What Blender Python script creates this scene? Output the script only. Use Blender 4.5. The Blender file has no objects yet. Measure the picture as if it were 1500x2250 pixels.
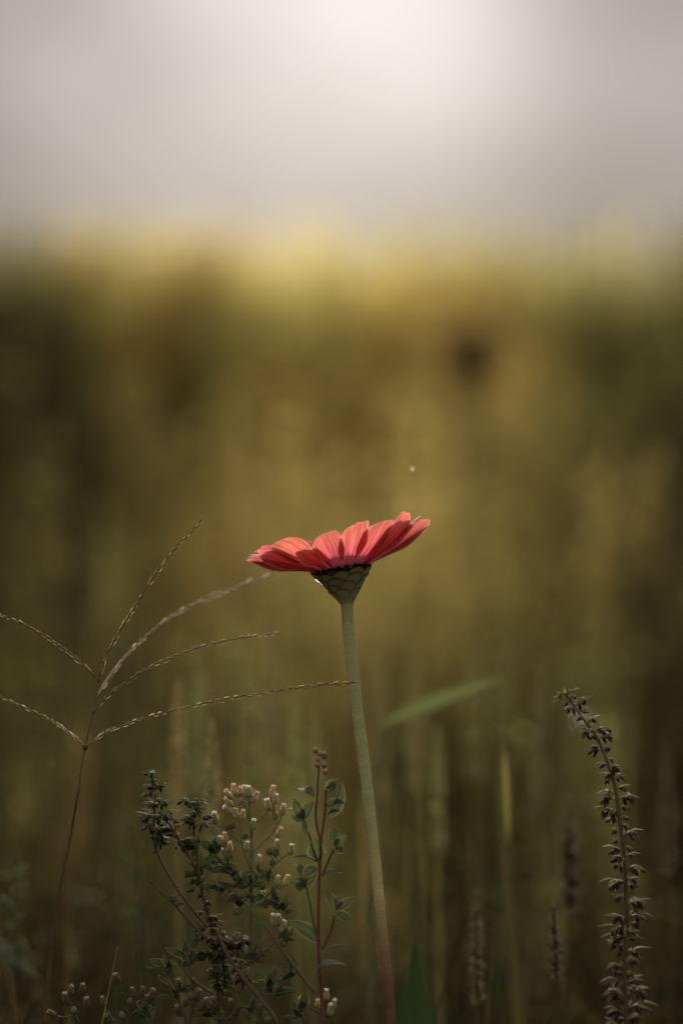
import bpy, math, random
import numpy as np
from mathutils import Vector, Matrix, Quaternion

random.seed(7)
RNG = np.random.default_rng(11)
SC = bpy.context.scene
COL = SC.collection

# ------------------------------------------------------------------ camera
H = 0.42            # lens height above the soil
D = 0.95            # distance of the flower
F_PX = 85.0 / 36.0 * 2250.0
cam_data = bpy.data.cameras.new('camera')
cam = bpy.data.objects.new('camera', cam_data)
COL.objects.link(cam)
cam.location = (0, 0, H)
cam.rotation_euler = (math.radians(90), 0, 0)
cam_data.sensor_fit = 'VERTICAL'
cam_data.sensor_height = 36.0
cam_data.sensor_width = 24.0
cam_data.lens = 85.0
cam_data.clip_start = 0.02
cam_data.clip_end = 2000
cam_data.dof.use_dof = True
cam_data.dof.focus_distance = 0.942
cam_data.dof.aperture_fstop = 2.7
SC.camera = cam

# ------------------------------------------------------------------ sky and sun
SUN_EL = math.radians(11.6)
SUN_DIR = Vector((-0.004, math.cos(SUN_EL), math.sin(SUN_EL))).normalized()
world = bpy.data.worlds.new('World')
SC.world = world
world.use_nodes = True
nt = world.node_tree
nt.nodes.clear()
N = nt.nodes.new
L = nt.links.new


def wmath(op, a, b=None, c=None):
    n = N('ShaderNodeMath')
    n.operation = op
    for i, v in enumerate((a, b, c)):
        if v is None:
            continue
        if isinstance(v, (int, float)):
            n.inputs[i].default_value = v
        else:
            L(v, n.inputs[i])
    return n.outputs[0]


out = N('ShaderNodeOutputWorld')
bg = N('ShaderNodeBackground')
sky = N('ShaderNodeTexSky')
sky.sky_type = 'NISHITA'
sky.sun_disc = False
sky.sun_elevation = SUN_EL
sky.sun_rotation = 0.0
tc = N('ShaderNodeTexCoord')
sep = N('ShaderNodeSeparateXYZ')
L(tc.outputs['Generated'], sep.inputs[0])
zc = wmath('MAXIMUM', sep.outputs['Z'], 0.0)
# overcast dome: brighter overhead than at the horizon
dome = wmath('MULTIPLY', wmath('MULTIPLY_ADD', zc, 17.0, 1.0), 0.0220)
# drifting cloud banks
mp = N('ShaderNodeMapping')
mp.inputs['Scale'].default_value = (9.0, 9.0, 12.0)
mp.inputs['Location'].default_value = (1.35, 0.2, 0.4)
L(tc.outputs['Generated'], mp.inputs[0])
nz = N('ShaderNodeTexNoise')
nz.inputs['Scale'].default_value = 1.0
nz.inputs['Detail'].default_value = 3.0
L(mp.outputs[0], nz.inputs['Vector'])
cloud = wmath('MULTIPLY_ADD', nz.outputs['Fac'], 2.2, -0.12)
# the sun shining through thin cloud
dp = N('ShaderNodeVectorMath')
dp.operation = 'DOT_PRODUCT'
nrm = N('ShaderNodeVectorMath')
nrm.operation = 'NORMALIZE'
L(tc.outputs['Generated'], nrm.inputs[0])
L(nrm.outputs[0], dp.inputs[0])
dp.inputs[1].default_value = SUN_DIR
ang = wmath('ARCCOSINE', wmath('MINIMUM', dp.outputs['Value'], 0.999999))
a1 = wmath('DIVIDE', ang, math.radians(5.0))
g1 = wmath('MULTIPLY', wmath('POWER', 2.718, wmath('MULTIPLY', wmath('MULTIPLY', a1, a1), -1.0)), 0.168)
g2 = wmath('MULTIPLY', wmath('POWER', 2.718, wmath('DIVIDE', ang, -math.radians(16.0))), 0.036)
lum = wmath('ADD', wmath('MULTIPLY', dome, cloud), wmath('ADD', g1, g2))
tint = N('ShaderNodeMix')
tint.data_type = 'RGBA'
tint.blend_type = 'MULTIPLY'
tint.inputs['Factor'].default_value = 1.0
tint.inputs[6].default_value = (1.0, 0.94, 0.92, 1)
comb = N('ShaderNodeCombineXYZ')
for i in range(3):
    L(lum, comb.inputs[i])
L(comb.outputs[0], tint.inputs[7])
nis = N('ShaderNodeMix')
nis.data_type = 'RGBA'
nis.blend_type = 'MIX'
nis.inputs['Factor'].default_value = 0.98
sc_n = N('ShaderNodeVectorMath')
sc_n.operation = 'SCALE'
sc_n.inputs['Scale'].default_value = 0.06
L(sky.outputs[0], sc_n.inputs[0])
L(sc_n.outputs[0], nis.inputs[6])
L(tint.outputs[2], nis.inputs[7])
L(nis.outputs[2], bg.inputs['Color'])
bg.inputs['Strength'].default_value = 1.0
L(bg.outputs[0], out.inputs[0])

sun_data = bpy.data.lights.new('sun', 'SUN')
sun_data.energy = 4.2
sun_data.angle = math.radians(12)
sun_data.color = (1.0, 0.90, 0.78)
sun = bpy.data.objects.new('sun', sun_data)
COL.objects.link(sun)
sun.rotation_euler = SUN_DIR.to_track_quat('Z', 'Y').to_euler()
sun.location = (0, 6, 4)

SC.view_settings.view_transform = 'Standard'
SC.view_settings.look = 'None'
SC.view_settings.exposure = 1.45
SC.view_settings.gamma = 1.0
SC.view_settings.use_curve_mapping = False
SC.render.engine = 'CYCLES'
SC.cycles.use_denoising = True
SC.cycles.max_bounces = 8
SC.cycles.diffuse_bounces = 5
SC.cycles.transmission_bounces = 6
SC.cycles.sample_clamp_indirect = 4.0


# ------------------------------------------------------------------ helpers
def P(px, py, d=D):
    """pixel of the photograph at distance d -> point"""
    return Vector(((px - 750.0) * d / F_PX, d, H + (1125.0 - py) * d / F_PX))


PX = D / F_PX           # metres per photo pixel at the flower


def gz(x, y):
    """height of the soil"""
    s = max(0.0, min(y, 9.0) - 1.7)
    base = 0.085 * s * s / (s + 0.8)
    return base + 0.006 * math.sin(7.1 * x + 1.0) * math.sin(5.3 * y)


def catmull(pts, n):
    pts = [Vector(p) for p in pts]
    if len(pts) == 2:
        return [pts[0].lerp(pts[1], i / (n - 1)) for i in range(n)]
    ext = [pts[0] * 2 - pts[1]] + pts + [pts[-1] * 2 - pts[-2]]
    segs = len(pts) - 1
    tk = [0.0]
    for i in range(1, len(ext)):
        tk.append(tk[-1] + max(1e-6, (ext[i] - ext[i - 1]).length) ** 0.5)
    res = []
    for i in range(n):
        q = i / (n - 1) * segs
        k = min(int(q), segs - 1)
        p0, p1, p2, p3 = ext[k:k + 4]
        t0, t1, t2, t3 = tk[k:k + 4]
        t = t1 + (t2 - t1) * (q - k)
        a1 = p0 * ((t1 - t) / (t1 - t0)) + p1 * ((t - t0) / (t1 - t0))
        a2 = p1 * ((t2 - t) / (t2 - t1)) + p2 * ((t - t1) / (t2 - t1))
        a3 = p2 * ((t3 - t) / (t3 - t2)) + p3 * ((t - t2) / (t3 - t2))
        b1 = a1 * ((t2 - t) / (t2 - t0)) + a2 * ((t - t0) / (t2 - t0))
        b2 = a2 * ((t3 - t) / (t3 - t1)) + a3 * ((t - t1) / (t3 - t1))
        res.append(b1 * ((t2 - t) / (t2 - t1)) + b2 * ((t - t1) / (t2 - t1)))
    return res


def jit(c, s=0.15):
    k = 1 + random.uniform(-s, s)
    return tuple(max(0.0, x * k * (1 + random.uniform(-s, s) * 0.35)) for x in c)


def rvec(s=1.0):
    return Vector((random.uniform(-s, s), random.uniform(-s, s), random.uniform(-s, s)))


class MB:
    def __init__(self, origin=(0, 0, 0)):
        self.v, self.f, self.c, self.w = [], [], [], []
        self.o = Vector(origin)

    def vert(self, p, col, uv=(0, 0)):
        self.v.append(tuple(Vector(p) - self.o))
        self.c.append((col[0], col[1], col[2], 1.0))
        self.w.append((uv[0], uv[1], 0.0))
        return len(self.v) - 1

    def tube(self, path, radii, col, sides=7, cap=True, bump=0.0):
        n = len(path)
        if not hasattr(radii, '__len__'):
            radii = [radii] * n
        u = None
        rings = []
        for i in range(n):
            t = (path[min(i + 1, n - 1)] - path[max(i - 1, 0)])
            t = t.normalized() if t.length > 0 else Vector((0, 0, 1))
            if u is None:
                u = t.orthogonal().normalized()
            else:
                u = (u - t * u.dot(t))
                u = u.normalized() if u.length > 1e-9 else t.orthogonal().normalized()
            b = t.cross(u)
            r = radii[i]
            ring = []
            cc = col(i / (n - 1)) if callable(col) else col
            for k in range(sides):
                a = 2 * math.pi * k / sides
                rr = r * (1 + random.uniform(-bump, bump))
                ring.append(self.vert(path[i] + (u * math.cos(a) + b * math.sin(a)) * rr, cc, (i / (n - 1), k / sides)))
            rings.append(ring)
        for i in range(n - 1):
            for k in range(sides):
                self.f.append((rings[i][k], rings[i][(k + 1) % sides], rings[i + 1][(k + 1) % sides], rings[i + 1][k]))
        if cap:
            self.f.append(tuple(reversed(rings[0])))
            self.f.append(tuple(rings[-1]))
        return self

    def grid(self, rows, cols=None, uvs=None, col=(0.1, 0.1, 0.1)):
        ids = []
        for i, row in enumerate(rows):
            r = []
            for j, p in enumerate(row):
                cc = cols[i][j] if cols else col
                r.append(self.vert(p, cc, uvs[i][j] if uvs else (i / max(1, len(rows) - 1), j / max(1, len(row) - 1))))
            ids.append(r)
        for i in range(len(ids) - 1):
            for j in range(len(ids[i]) - 1):
                self.f.append((ids[i][j], ids[i][j + 1], ids[i + 1][j + 1], ids[i + 1][j]))
        return self

    def leaf(self, b, t, w, nrm, arch=0.1, fold=0.15, col=(0.05, 0.07, 0.03), nu=7, nv=4, peak=0.8, edge=None, wave=0.0):
        b, t = Vector(b), Vector(t)
        d = t - b
        ln = d.length
        dn = d.normalized()
        nrm = Vector(nrm)
        nrm = nrm - dn * nrm.dot(dn)
        nrm = nrm.normalized() if nrm.length > 1e-6 else dn.orthogonal().normalized()
        s = dn.cross(nrm)
        rows, cols = [], []
        ph = random.uniform(0, 6)
        for i in range(nu + 1):
            u = i / nu
            c = b + d * u + nrm * (arch * ln * 4 * u * (1 - u))
            ww = 0.5 * w * max(0.04, math.sin(math.pi * u ** peak)) ** 0.85
            row, rc = [], []
            for j in range(nv + 1):
                v = -1 + 2 * j / nv
                row.append(c + s * (v * ww) + nrm * (fold * abs(v) * ww + wave * ww * math.sin(ph + 9 * u) * v))
                k = 1.0
                e = edge if (edge and abs(v) > 0.95) else col
                if abs(v) < 0.01:
                    e = tuple(min(1, x * 1.35) for x in e)
                rc.append(tuple(x * k for x in e))
            rows.append(row)
            cols.append(rc)
        self.grid(rows, cols)
        return self

    def blob(self, c, axis, ln, r, col, prof=None, sides=7, tipcol=None):
        """a small lathe body, base at c, pointing along axis"""
        axis = Vector(axis).normalized()
        prof = prof or [(0, 0.25), (0.2, 0.85), (0.45, 1.0), (0.75, 0.62), (1.0, 0.08)]
        path = [Vector(c) + axis * (ln * z) for z, _ in prof]
        rr = [r * k for _, k in prof]
        if tipcol is None:
            cf = col
        else:
            cf = lambda t: tuple(a + (b - a) * max(0, (t - 0.55) / 0.45) for a, b in zip(col, tipcol))
        return self.tube(path, rr, cf, sides)

    def data(self, name, mat, smooth=True):
        me = bpy.data.meshes.new(name)
        me.from_pydata(self.v, [], self.f)
        a = me.attributes.new('col', 'FLOAT_COLOR', 'POINT')
        a.data.foreach_set('color', np.array(self.c, dtype=np.float32).ravel())
        a = me.attributes.new('uvp', 'FLOAT_VECTOR', 'POINT')
        a.data.foreach_set('vector', np.array(self.w, dtype=np.float32).ravel())
        me.materials.append(mat)
        if smooth:
            me.polygons.foreach_set('use_smooth', [True] * len(me.polygons))
        me.update()
        return me

    def build(self, name, mat, parent=None, smooth=True):
        return link(name, self.data(name, mat, smooth), parent)


def link(name, me, parent=None):
    o = bpy.data.objects.new(name, me)
    COL.objects.link(o)
    if parent is not None:
        o.parent = parent
    return o


def tag(o, label=None, cat=None, group=None, kind=None):
    if label:
        o['label'] = label
    if cat:
        o['category'] = cat
    if group:
        o['group'] = group
    if kind:
        o['kind'] = kind
    return o


def thing(name, loc, label, cat, group=None):
    o = bpy.data.objects.new(name, None)
    o.empty_display_size = 0.02
    COL.objects.link(o)
    o.location = loc
    return tag(o, label, cat, group)


def place(o, base, axis, scale=1.0, spin=0.0, parent=None, origin=Vector((0, 0, 0)), up='Z'):
    q = Vector(axis).normalized().to_track_quat(up, 'Y')
    m = Matrix.Translation(Vector(base) - origin) @ q.to_matrix().to_4x4() @ Matrix.Rotation(spin, 4, up) @ Matrix.Scale(scale, 4)
    o.parent = parent
    o.matrix_local = m
    return o


# ------------------------------------------------------------------ materials
def new_mat(name):
    m = bpy.data.materials.new(name)
    m.use_nodes = True
    m.node_tree.nodes.clear()
    return m, m.node_tree.nodes.new, m.node_tree.links.new


def plant_mat(name, trans=0.35, rough=0.6, nscale=300.0, namt=0.5, spec=0.25, tmul=(1.1, 1.12, 0.82), bump=0.0):
    m, n, l = new_mat(name)
    o = n('ShaderNodeOutputMaterial')
    at = n('ShaderNodeAttribute')
    at.attribute_name = 'col'
    tex = n('ShaderNodeTexNoise')
    tc = n('ShaderNodeTexCoord')
    l(tc.outputs['Object'], tex.inputs['Vector'])
    tex.inputs['Scale'].default_value = nscale
    tex.inputs['Detail'].default_value = 4
    mr = n('ShaderNodeMapRange')
    mr.inputs['To Min'].default_value = 1 - namt
    mr.inputs['To Max'].default_value = 1 + namt
    l(tex.outputs['Fac'], mr.inputs['Value'])
    mul = n('ShaderNodeVectorMath')
    mul.operation = 'SCALE'
    l(at.outputs['Color'], mul.inputs[0])
    l(mr.outputs[0], mul.inputs['Scale'])
    pb = n('ShaderNodeBsdfPrincipled')
    pb.inputs['Roughness'].default_value = rough
    pb.inputs['Specular IOR Level'].default_value = spec
    l(mul.outputs[0], pb.inputs['Base Color'])
    if bump:
        b = n('ShaderNodeBump')
        b.inputs['Strength'].default_value = bump
        b.inputs['Distance'].default_value = 0.0006
        l(tex.outputs['Fac'], b.inputs['Height'])
        l(b.outputs[0], pb.inputs['Normal'])
    if trans > 0:
        tm = n('ShaderNodeVectorMath')
        tm.operation = 'MULTIPLY'
        tm.inputs[1].default_value = tmul
        l(mul.outputs[0], tm.inputs[0])
        tr = n('ShaderNodeBsdfTranslucent')
        l(tm.outputs[0], tr.inputs['Color'])
        mx = n('ShaderNodeMixShader')
        mx.inputs[0].default_value = trans
        l(pb.outputs[0], mx.inputs[1])
        l(tr.outputs[0], mx.inputs[2])
        l(mx.outputs[0], o.inputs[0])
    else:
        l(pb.outputs[0], o.inputs[0])
    return m


def petal_mat():
    m, n, l = new_mat('petal')
    o = n('ShaderNodeOutputMaterial')
    uv = n('ShaderNodeAttribute')
    uv.attribute_name = 'uvp'
    at = n('ShaderNodeAttribute')
    at.attribute_name = 'col'
    # long fine veins running from claw to tip
    mp = n('ShaderNodeMapping')
    mp.inputs['Scale'].default_value = (1.6, 17.0, 1.0)
    l(uv.outputs['Vector'], mp.inputs[0])
    oi = n('ShaderNodeObjectInfo')
    ad = n('ShaderNodeVectorMath')
    ad.operation = 'ADD'
    cb = n('ShaderNodeCombineXYZ')
    l(oi.outputs['Random'], cb.inputs[2])
    sc = n('ShaderNodeVectorMath')
    sc.operation = 'SCALE'
    sc.inputs['Scale'].default_value = 60
    l(cb.outputs[0], sc.inputs[0])
    l(mp.outputs[0], ad.inputs[0])
    l(sc.outputs[0], ad.inputs[1])
    vein = n('ShaderNodeTexNoise')
    vein.inputs['Scale'].default_value = 1.0
    vein.inputs['Detail'].default_value = 3
    l(ad.outputs[0], vein.inputs['Vector'])
    fine = n('ShaderNodeTexNoise')
    tc = n('ShaderNodeTexCoord')
    l(tc.outputs['Object'], fine.inputs['Vector'])
    fine.inputs['Scale'].default_value = 1400
    fine.inputs['Detail'].default_value = 3
    r1 = n('ShaderNodeMapRange')
    r1.inputs['From Min'].default_value = 0.3
    r1.inputs['From Max'].default_value = 0.7
    r1.inputs['To Min'].default_value = 0.48
    r1.inputs['To Max'].default_value = 1.16
    l(vein.outputs['Fac'], r1.inputs['Value'])
    r2 = n('ShaderNodeMapRange')
    r2.inputs['To Min'].default_value = 0.8
    r2.inputs['To Max'].default_value = 1.2
    l(fine.outputs['Fac'], r2.inputs['Value'])
    mm = n('ShaderNodeMath')
    mm.operation = 'MULTIPLY'
    l(r1.outputs[0], mm.inputs[0])
    l(r2.outputs[0], mm.inputs[1])
    mul = n('ShaderNodeVectorMath')
    mul.operation = 'SCALE'
    l(at.outputs['Color'], mul.inputs[0])
    l(mm.outputs[0], mul.inputs['Scale'])
    pb = n('ShaderNodeBsdfPrincipled')
    pb.inputs['Roughness'].default_value = 0.8
    pb.inputs['Specular IOR Level'].default_value = 0.08
    pb.inputs['Sheen Weight'].default_value = 0.0
    l(mul.outputs[0], pb.inputs['Base Color'])
    bp = n('ShaderNodeBump')
    bp.inputs['Strength'].default_value = 0.5
    bp.inputs['Distance'].default_value = 0.0005
    l(vein.outputs['Fac'], bp.inputs['Height'])
    l(bp.outputs[0], pb.inputs['Normal'])
    tr = n('ShaderNodeBsdfTranslucent')
    l(mul.outputs[0], tr.inputs['Color'])
    mx = n('ShaderNodeMixShader')
    mx.inputs[0].default_value = 0.38
    l(pb.outputs[0], mx.inputs[1])
    l(tr.outputs[0], mx.inputs[2])
    l(mx.outputs[0], o.inputs[0])
    return m


def soil_mat():
    m, n, l = new_mat('soil')
    o = n('ShaderNodeOutputMaterial')
    tc = n('ShaderNodeTexCoord')
    t = n('ShaderNodeTexNoise')
    t.inputs['Scale'].default_value = 40
    t.inputs['Detail'].default_value = 8
    l(tc.outputs['Object'], t.inputs['Vector'])
    cr = n('ShaderNodeValToRGB')
    cr.color_ramp.elements[0].color = (0.020, 0.014, 0.008, 1)
    cr.color_ramp.elements[1].color = (0.085, 0.062, 0.036, 1)
    l(t.outputs['Fac'], cr.inputs[0])
    pb = n('ShaderNodeBsdfPrincipled')
    pb.inputs['Roughness'].default_value = 0.95
    l(cr.outputs[0], pb.inputs['Base Color'])
    b = n('ShaderNodeBump')
    b.inputs['Distance'].default_value = 0.01
    l(t.outputs['Fac'], b.inputs['Height'])
    l(b.outputs[0], pb.inputs['Normal'])
    l(pb.outputs[0], o.inputs[0])
    return m


M_PETAL = petal_mat()
M_BRACT = plant_mat('bract', 0.1, 0.55, 900, 0.3, 0.3, bump=0.4)
M_STEM = plant_mat('fuzzy_stem', 0.12, 0.8, 1500, 0.45, 0.15, bump=0.6)
M_LEAF = plant_mat('leaf', 0.28, 0.85, 500, 0.35, 0.05, bump=0.3)
M_DRY = plant_mat('dry_plant', 0.25, 0.85, 700, 0.4, 0.06)
M_MEADOW = plant_mat('meadow_grass', 0.58, 0.7, 25, 0.35, 0.15)
M_FLUFF = plant_mat('fluff', 0.4, 0.8, 900, 0.15, 0.1, (1, 1, 1))
M_SOIL = soil_mat()

# ------------------------------------------------------------------ ground
xs = sorted(set([round(x, 3) for x in np.concatenate([np.linspace(-3, 3, 31), [-400, -150, -60, -25, -10, -6, -4, 4, 6, 10, 25, 60, 150, 400]])]))
ys = sorted(set([round(y, 3) for y in np.concatenate([np.linspace(-1, 10, 56), [-60, -20, -6, -3, 12, 15, 20, 40, 90, 200, 500, 1200]])]))
g = MB()
g.grid([[Vector((x, y, gz(x, y))) for x in xs] for y in ys], col=(0.05, 0.04, 0.02))
ground = g.build('ground', M_SOIL)
ground['kind'] = 'structure'


# ------------------------------------------------------------------ the meadow mass behind
def strips(name, base, height, width, az, lean, lean_az, col, mat, seg=4, taper=0.8):
    """n grass blades as one mesh (numpy); base (n,3), col (n,3)"""
    n = len(height)
    u = np.linspace(0, 1, seg + 1)
    wd = np.stack([np.cos(az), np.sin(az), np.zeros(n)], 1)
    ld = np.stack([np.cos(lean_az), np.sin(lean_az), np.zeros(n)], 1)
    V = np.zeros((n, seg + 1, 2, 3), np.float32)
    for i, uu in enumerate(u):
        c = base + np.outer(np.zeros(n), np.ones(3))
        c = c + np.array([0, 0, 1.0]) * (height * (uu - 0.25 * np.abs(lean) * uu * uu))[:, None] + ld * (lean * height * uu ** 2)[:, None]
        w = width * (max(0.03, (1 - uu ** 1.6)) ** taper) * 0.5
        V[:, i, 0] = c - wd * w[:, None]
        V[:, i, 1] = c + wd * w[:, None]
    idx = np.arange(n * (seg + 1) * 2).reshape(n, seg + 1, 2)
    Fq = np.stack([idx[:, :-1, 0], idx[:, :-1, 1], idx[:, 1:, 1], idx[:, 1:, 0]], -1).reshape(-1, 4)
    C = np.ones((n, seg + 1, 2, 4), np.float32)
    C[..., :3] = col[:, None, None, :]
    return V.reshape(-1, 3), Fq, C.reshape(-1, 4)


def quads(center, size, asp, col):
    """small leaf-like quads (rhombi), random orientation"""
    n = len(center)
    d = RNG.normal(size=(n, 3))
    d /= np.linalg.norm(d, axis=1)[:, None]
    e = np.cross(d, RNG.normal(size=(n, 3)))
    e /= np.linalg.norm(e, axis=1)[:, None]
    V = np.stack([center - d * size[:, None], center + e * (size * asp)[:, None],
                  center + d * size[:, None], center - e * (size * asp)[:, None]], 1)
    Fq = np.arange(n * 4).reshape(n, 4)
    C = np.ones((n, 4, 4), np.float32)
    C[..., :3] = col[:, None, :]
    return V.reshape(-1, 3), Fq, C.reshape(-1, 4)


def np_mesh(name, chunks, mat, parent=None, origin=(0, 0, 0)):
    Vs, Fs, Cs, off = [], [], [], 0
    for v, f, c in chunks:
        Vs.append(v)
        Fs.append(f + off)
        Cs.append(c)
        off += len(v)
    V = np.concatenate(Vs).astype(np.float32) - np.array(origin, np.float32)
    Fq = np.concatenate(Fs).astype(np.int32)
    C = np.concatenate(Cs).astype(np.float32)
    me = bpy.data.meshes.new(name)
    me.vertices.add(len(V))
    me.vertices.foreach_set('co', V.ravel())
    me.loops.add(Fq.size)
    me.loops.foreach_set('vertex_index', Fq.ravel())
    me.polygons.add(len(Fq))
    me.polygons.foreach_set('loop_start', np.arange(0, Fq.size, 4, dtype=np.int32))
    me.polygons.foreach_set('loop_total', np.full(len(Fq), 4, np.int32))
    a = me.attributes.new('col', 'FLOAT_COLOR', 'POINT')
    a.data.foreach_set('color', C.ravel())
    me.materials.append(mat)
    me.update(calc_edges=True)
    return link(name, me, parent)


gzv = np.vectorize(gz)
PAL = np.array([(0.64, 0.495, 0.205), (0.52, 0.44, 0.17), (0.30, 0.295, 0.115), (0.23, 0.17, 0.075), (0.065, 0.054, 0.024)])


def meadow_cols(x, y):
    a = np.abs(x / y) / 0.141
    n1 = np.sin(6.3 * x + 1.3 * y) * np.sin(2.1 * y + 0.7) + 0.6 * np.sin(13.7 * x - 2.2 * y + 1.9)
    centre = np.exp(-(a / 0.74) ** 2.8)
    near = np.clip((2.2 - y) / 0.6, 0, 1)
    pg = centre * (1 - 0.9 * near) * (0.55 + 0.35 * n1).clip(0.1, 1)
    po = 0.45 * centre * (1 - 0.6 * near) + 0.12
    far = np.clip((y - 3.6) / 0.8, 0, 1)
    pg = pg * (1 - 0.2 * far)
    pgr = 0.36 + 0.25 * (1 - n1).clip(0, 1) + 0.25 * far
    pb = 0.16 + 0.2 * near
    pd = 0.05 + 3.6 * (1 - centre) ** 1.2 + 0.9 * near  # more dark blades at the sides and up close: vignette painted into colour
    mid = np.clip((y - 1.9) / 0.4, 0, 1) * np.clip((4.0 - y) / 0.6, 0, 1) * centre   # more straw tones in the middle band, brightness put into the colour
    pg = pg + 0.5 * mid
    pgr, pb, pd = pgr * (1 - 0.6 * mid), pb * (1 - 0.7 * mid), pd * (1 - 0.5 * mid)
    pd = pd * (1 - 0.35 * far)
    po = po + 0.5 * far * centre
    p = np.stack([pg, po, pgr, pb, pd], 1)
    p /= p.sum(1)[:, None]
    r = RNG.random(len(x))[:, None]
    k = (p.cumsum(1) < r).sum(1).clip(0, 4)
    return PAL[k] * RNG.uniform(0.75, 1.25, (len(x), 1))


def top_line(y):
    """height that the meadow reaches above its soil, by distance"""
    return np.interp(y, [1.15, 1.6, 2.2, 3.0, 3.6, 4.2, 5.3], [0.20, 0.32, 0.47, 0.55, 0.62, 0.74, 0.84])


def field(nc, per, y0, y1, wmin, wmax, spread):
    """clumps of grass: the blades of a clump share colour and height"""
    cy = np.sqrt(RNG.uniform(y0 ** 2, y1 ** 2, nc))
    cx = RNG.uniform(-1, 1, nc) * (0.35 + 0.30 * cy)
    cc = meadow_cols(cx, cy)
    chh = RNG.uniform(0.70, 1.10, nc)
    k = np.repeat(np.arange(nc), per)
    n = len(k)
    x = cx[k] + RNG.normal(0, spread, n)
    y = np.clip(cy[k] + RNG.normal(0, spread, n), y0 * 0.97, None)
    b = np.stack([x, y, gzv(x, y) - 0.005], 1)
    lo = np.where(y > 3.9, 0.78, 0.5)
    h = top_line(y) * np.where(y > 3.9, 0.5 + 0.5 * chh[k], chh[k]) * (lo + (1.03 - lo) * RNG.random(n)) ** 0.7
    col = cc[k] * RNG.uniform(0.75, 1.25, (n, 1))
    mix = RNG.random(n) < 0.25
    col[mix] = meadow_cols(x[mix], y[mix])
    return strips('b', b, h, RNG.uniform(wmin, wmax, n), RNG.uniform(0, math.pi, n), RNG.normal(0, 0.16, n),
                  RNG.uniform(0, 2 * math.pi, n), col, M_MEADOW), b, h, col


def plumes(b, h, col, frac, size):
    sel = np.where(RNG.random(len(h)) < frac)[0]
    k = 14
    c = np.repeat(b[sel], k, 0)
    hh = np.repeat(h[sel], k)
    t = RNG.uniform(0.68, 1.0, len(c))
    c = c + np.array([0, 0, 1.0]) * (hh * t)[:, None] + RNG.normal(0, 1, (len(c), 3)) * (0.018 * (1.15 - t))[:, None] * np.array([1, 1, 1.4])
    return quads(c, RNG.uniform(0.4, 1.0, len(c)) * size, 0.35, np.repeat(col[sel], k, 0) * np.array([1.05, 1.02, 0.95]))


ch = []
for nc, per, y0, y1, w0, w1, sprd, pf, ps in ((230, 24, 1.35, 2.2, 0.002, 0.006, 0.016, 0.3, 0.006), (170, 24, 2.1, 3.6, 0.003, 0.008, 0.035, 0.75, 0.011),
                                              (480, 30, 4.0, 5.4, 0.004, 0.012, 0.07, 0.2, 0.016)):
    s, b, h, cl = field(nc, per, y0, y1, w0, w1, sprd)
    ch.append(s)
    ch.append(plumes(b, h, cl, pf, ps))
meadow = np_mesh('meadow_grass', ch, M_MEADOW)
tag(meadow, 'soft blurred mass of golden and olive meadow grass behind the flower', 'grass', kind='stuff')


# ------------------------------------------------------------------ blurred plants of the middle and far distance
def golden_plant(px, py, d, size, col, label, group, name='goldenrod_plant'):
    top = P(px, py, d)
    root = Vector((top.x + random.uniform(-0.03, 0.03), d + random.uniform(-0.03, 0.03), 0))
    root.z = gz(root.x, root.y)
    t = thing(name, root, label, 'wildflower', group)
    path = catmull([root - Vector((0, 0, 0.01)), root.lerp(top, 0.5) + Vector((random.uniform(-0.02, 0.02), 0, 0)), top + Vector((0, 0, size * 0.3))], 9)
    m = MB(root)
    m.tube(path, [0.004 * (1 - 0.6 * i / 8) for i in range(9)], (0.14, 0.13, 0.05), 6)
    m.build('stem', M_DRY, t)
    n = 420
    c = RNG.normal(0, 1, (n, 3)) * np.array([size * 0.33, size * 0.25, size * 0.42]) + np.array(top)
    np_mesh('plume', [quads(c, RNG.uniform(0.006, 0.016, n), 0.45, np.array(col) * RNG.uniform(0.7, 1.3, (n, 1)))], M_MEADOW, t, root)['kind'] = 'stuff'
    m = MB(root)
    for i in range(14):
        u = random.uniform(0.25, 0.85)
        b = root.lerp(top, u)
        a = random.uniform(0, 6.28)
        m.leaf(b, b + Vector((math.cos(a), math.sin(a), 0.4)) * 0.08, 0.016, (0, 0, 1), 0.12, 0.2, jit((0.16, 0.17, 0.06)), 4, 2)
    m.build('foliage', M_MEADOW, t)['kind'] = 'stuff'
    return t


GOLD = (0.44, 0.31, 0.10)
for i, (px, py, d, s) in enumerate([(400, 640, 4.4, 0.13), (190, 600, 4.7, 0.10), (480, 640, 4.6, 0.12), (930, 700, 4.1, 0.14),
                                    (1060, 690, 4.3, 0.13), (860, 790, 3.8, 0.12), (610, 880, 3.5, 0.10), (800, 960, 3.3, 0.10),
                                    (1130, 880, 3.6, 0.10), (330, 760, 4.0, 0.10)]):
    golden_plant(px, py, d, s, GOLD, 'goldenrod plant whose golden plume blurs into the far meadow', 'golden plumes in the far meadow')
golden_plant(1030, 775, 2.9, 0.055, (0.24, 0.165, 0.07), 'dark brown dried seed head on a stalk against the golden meadow', None, 'dock_plant')


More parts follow.
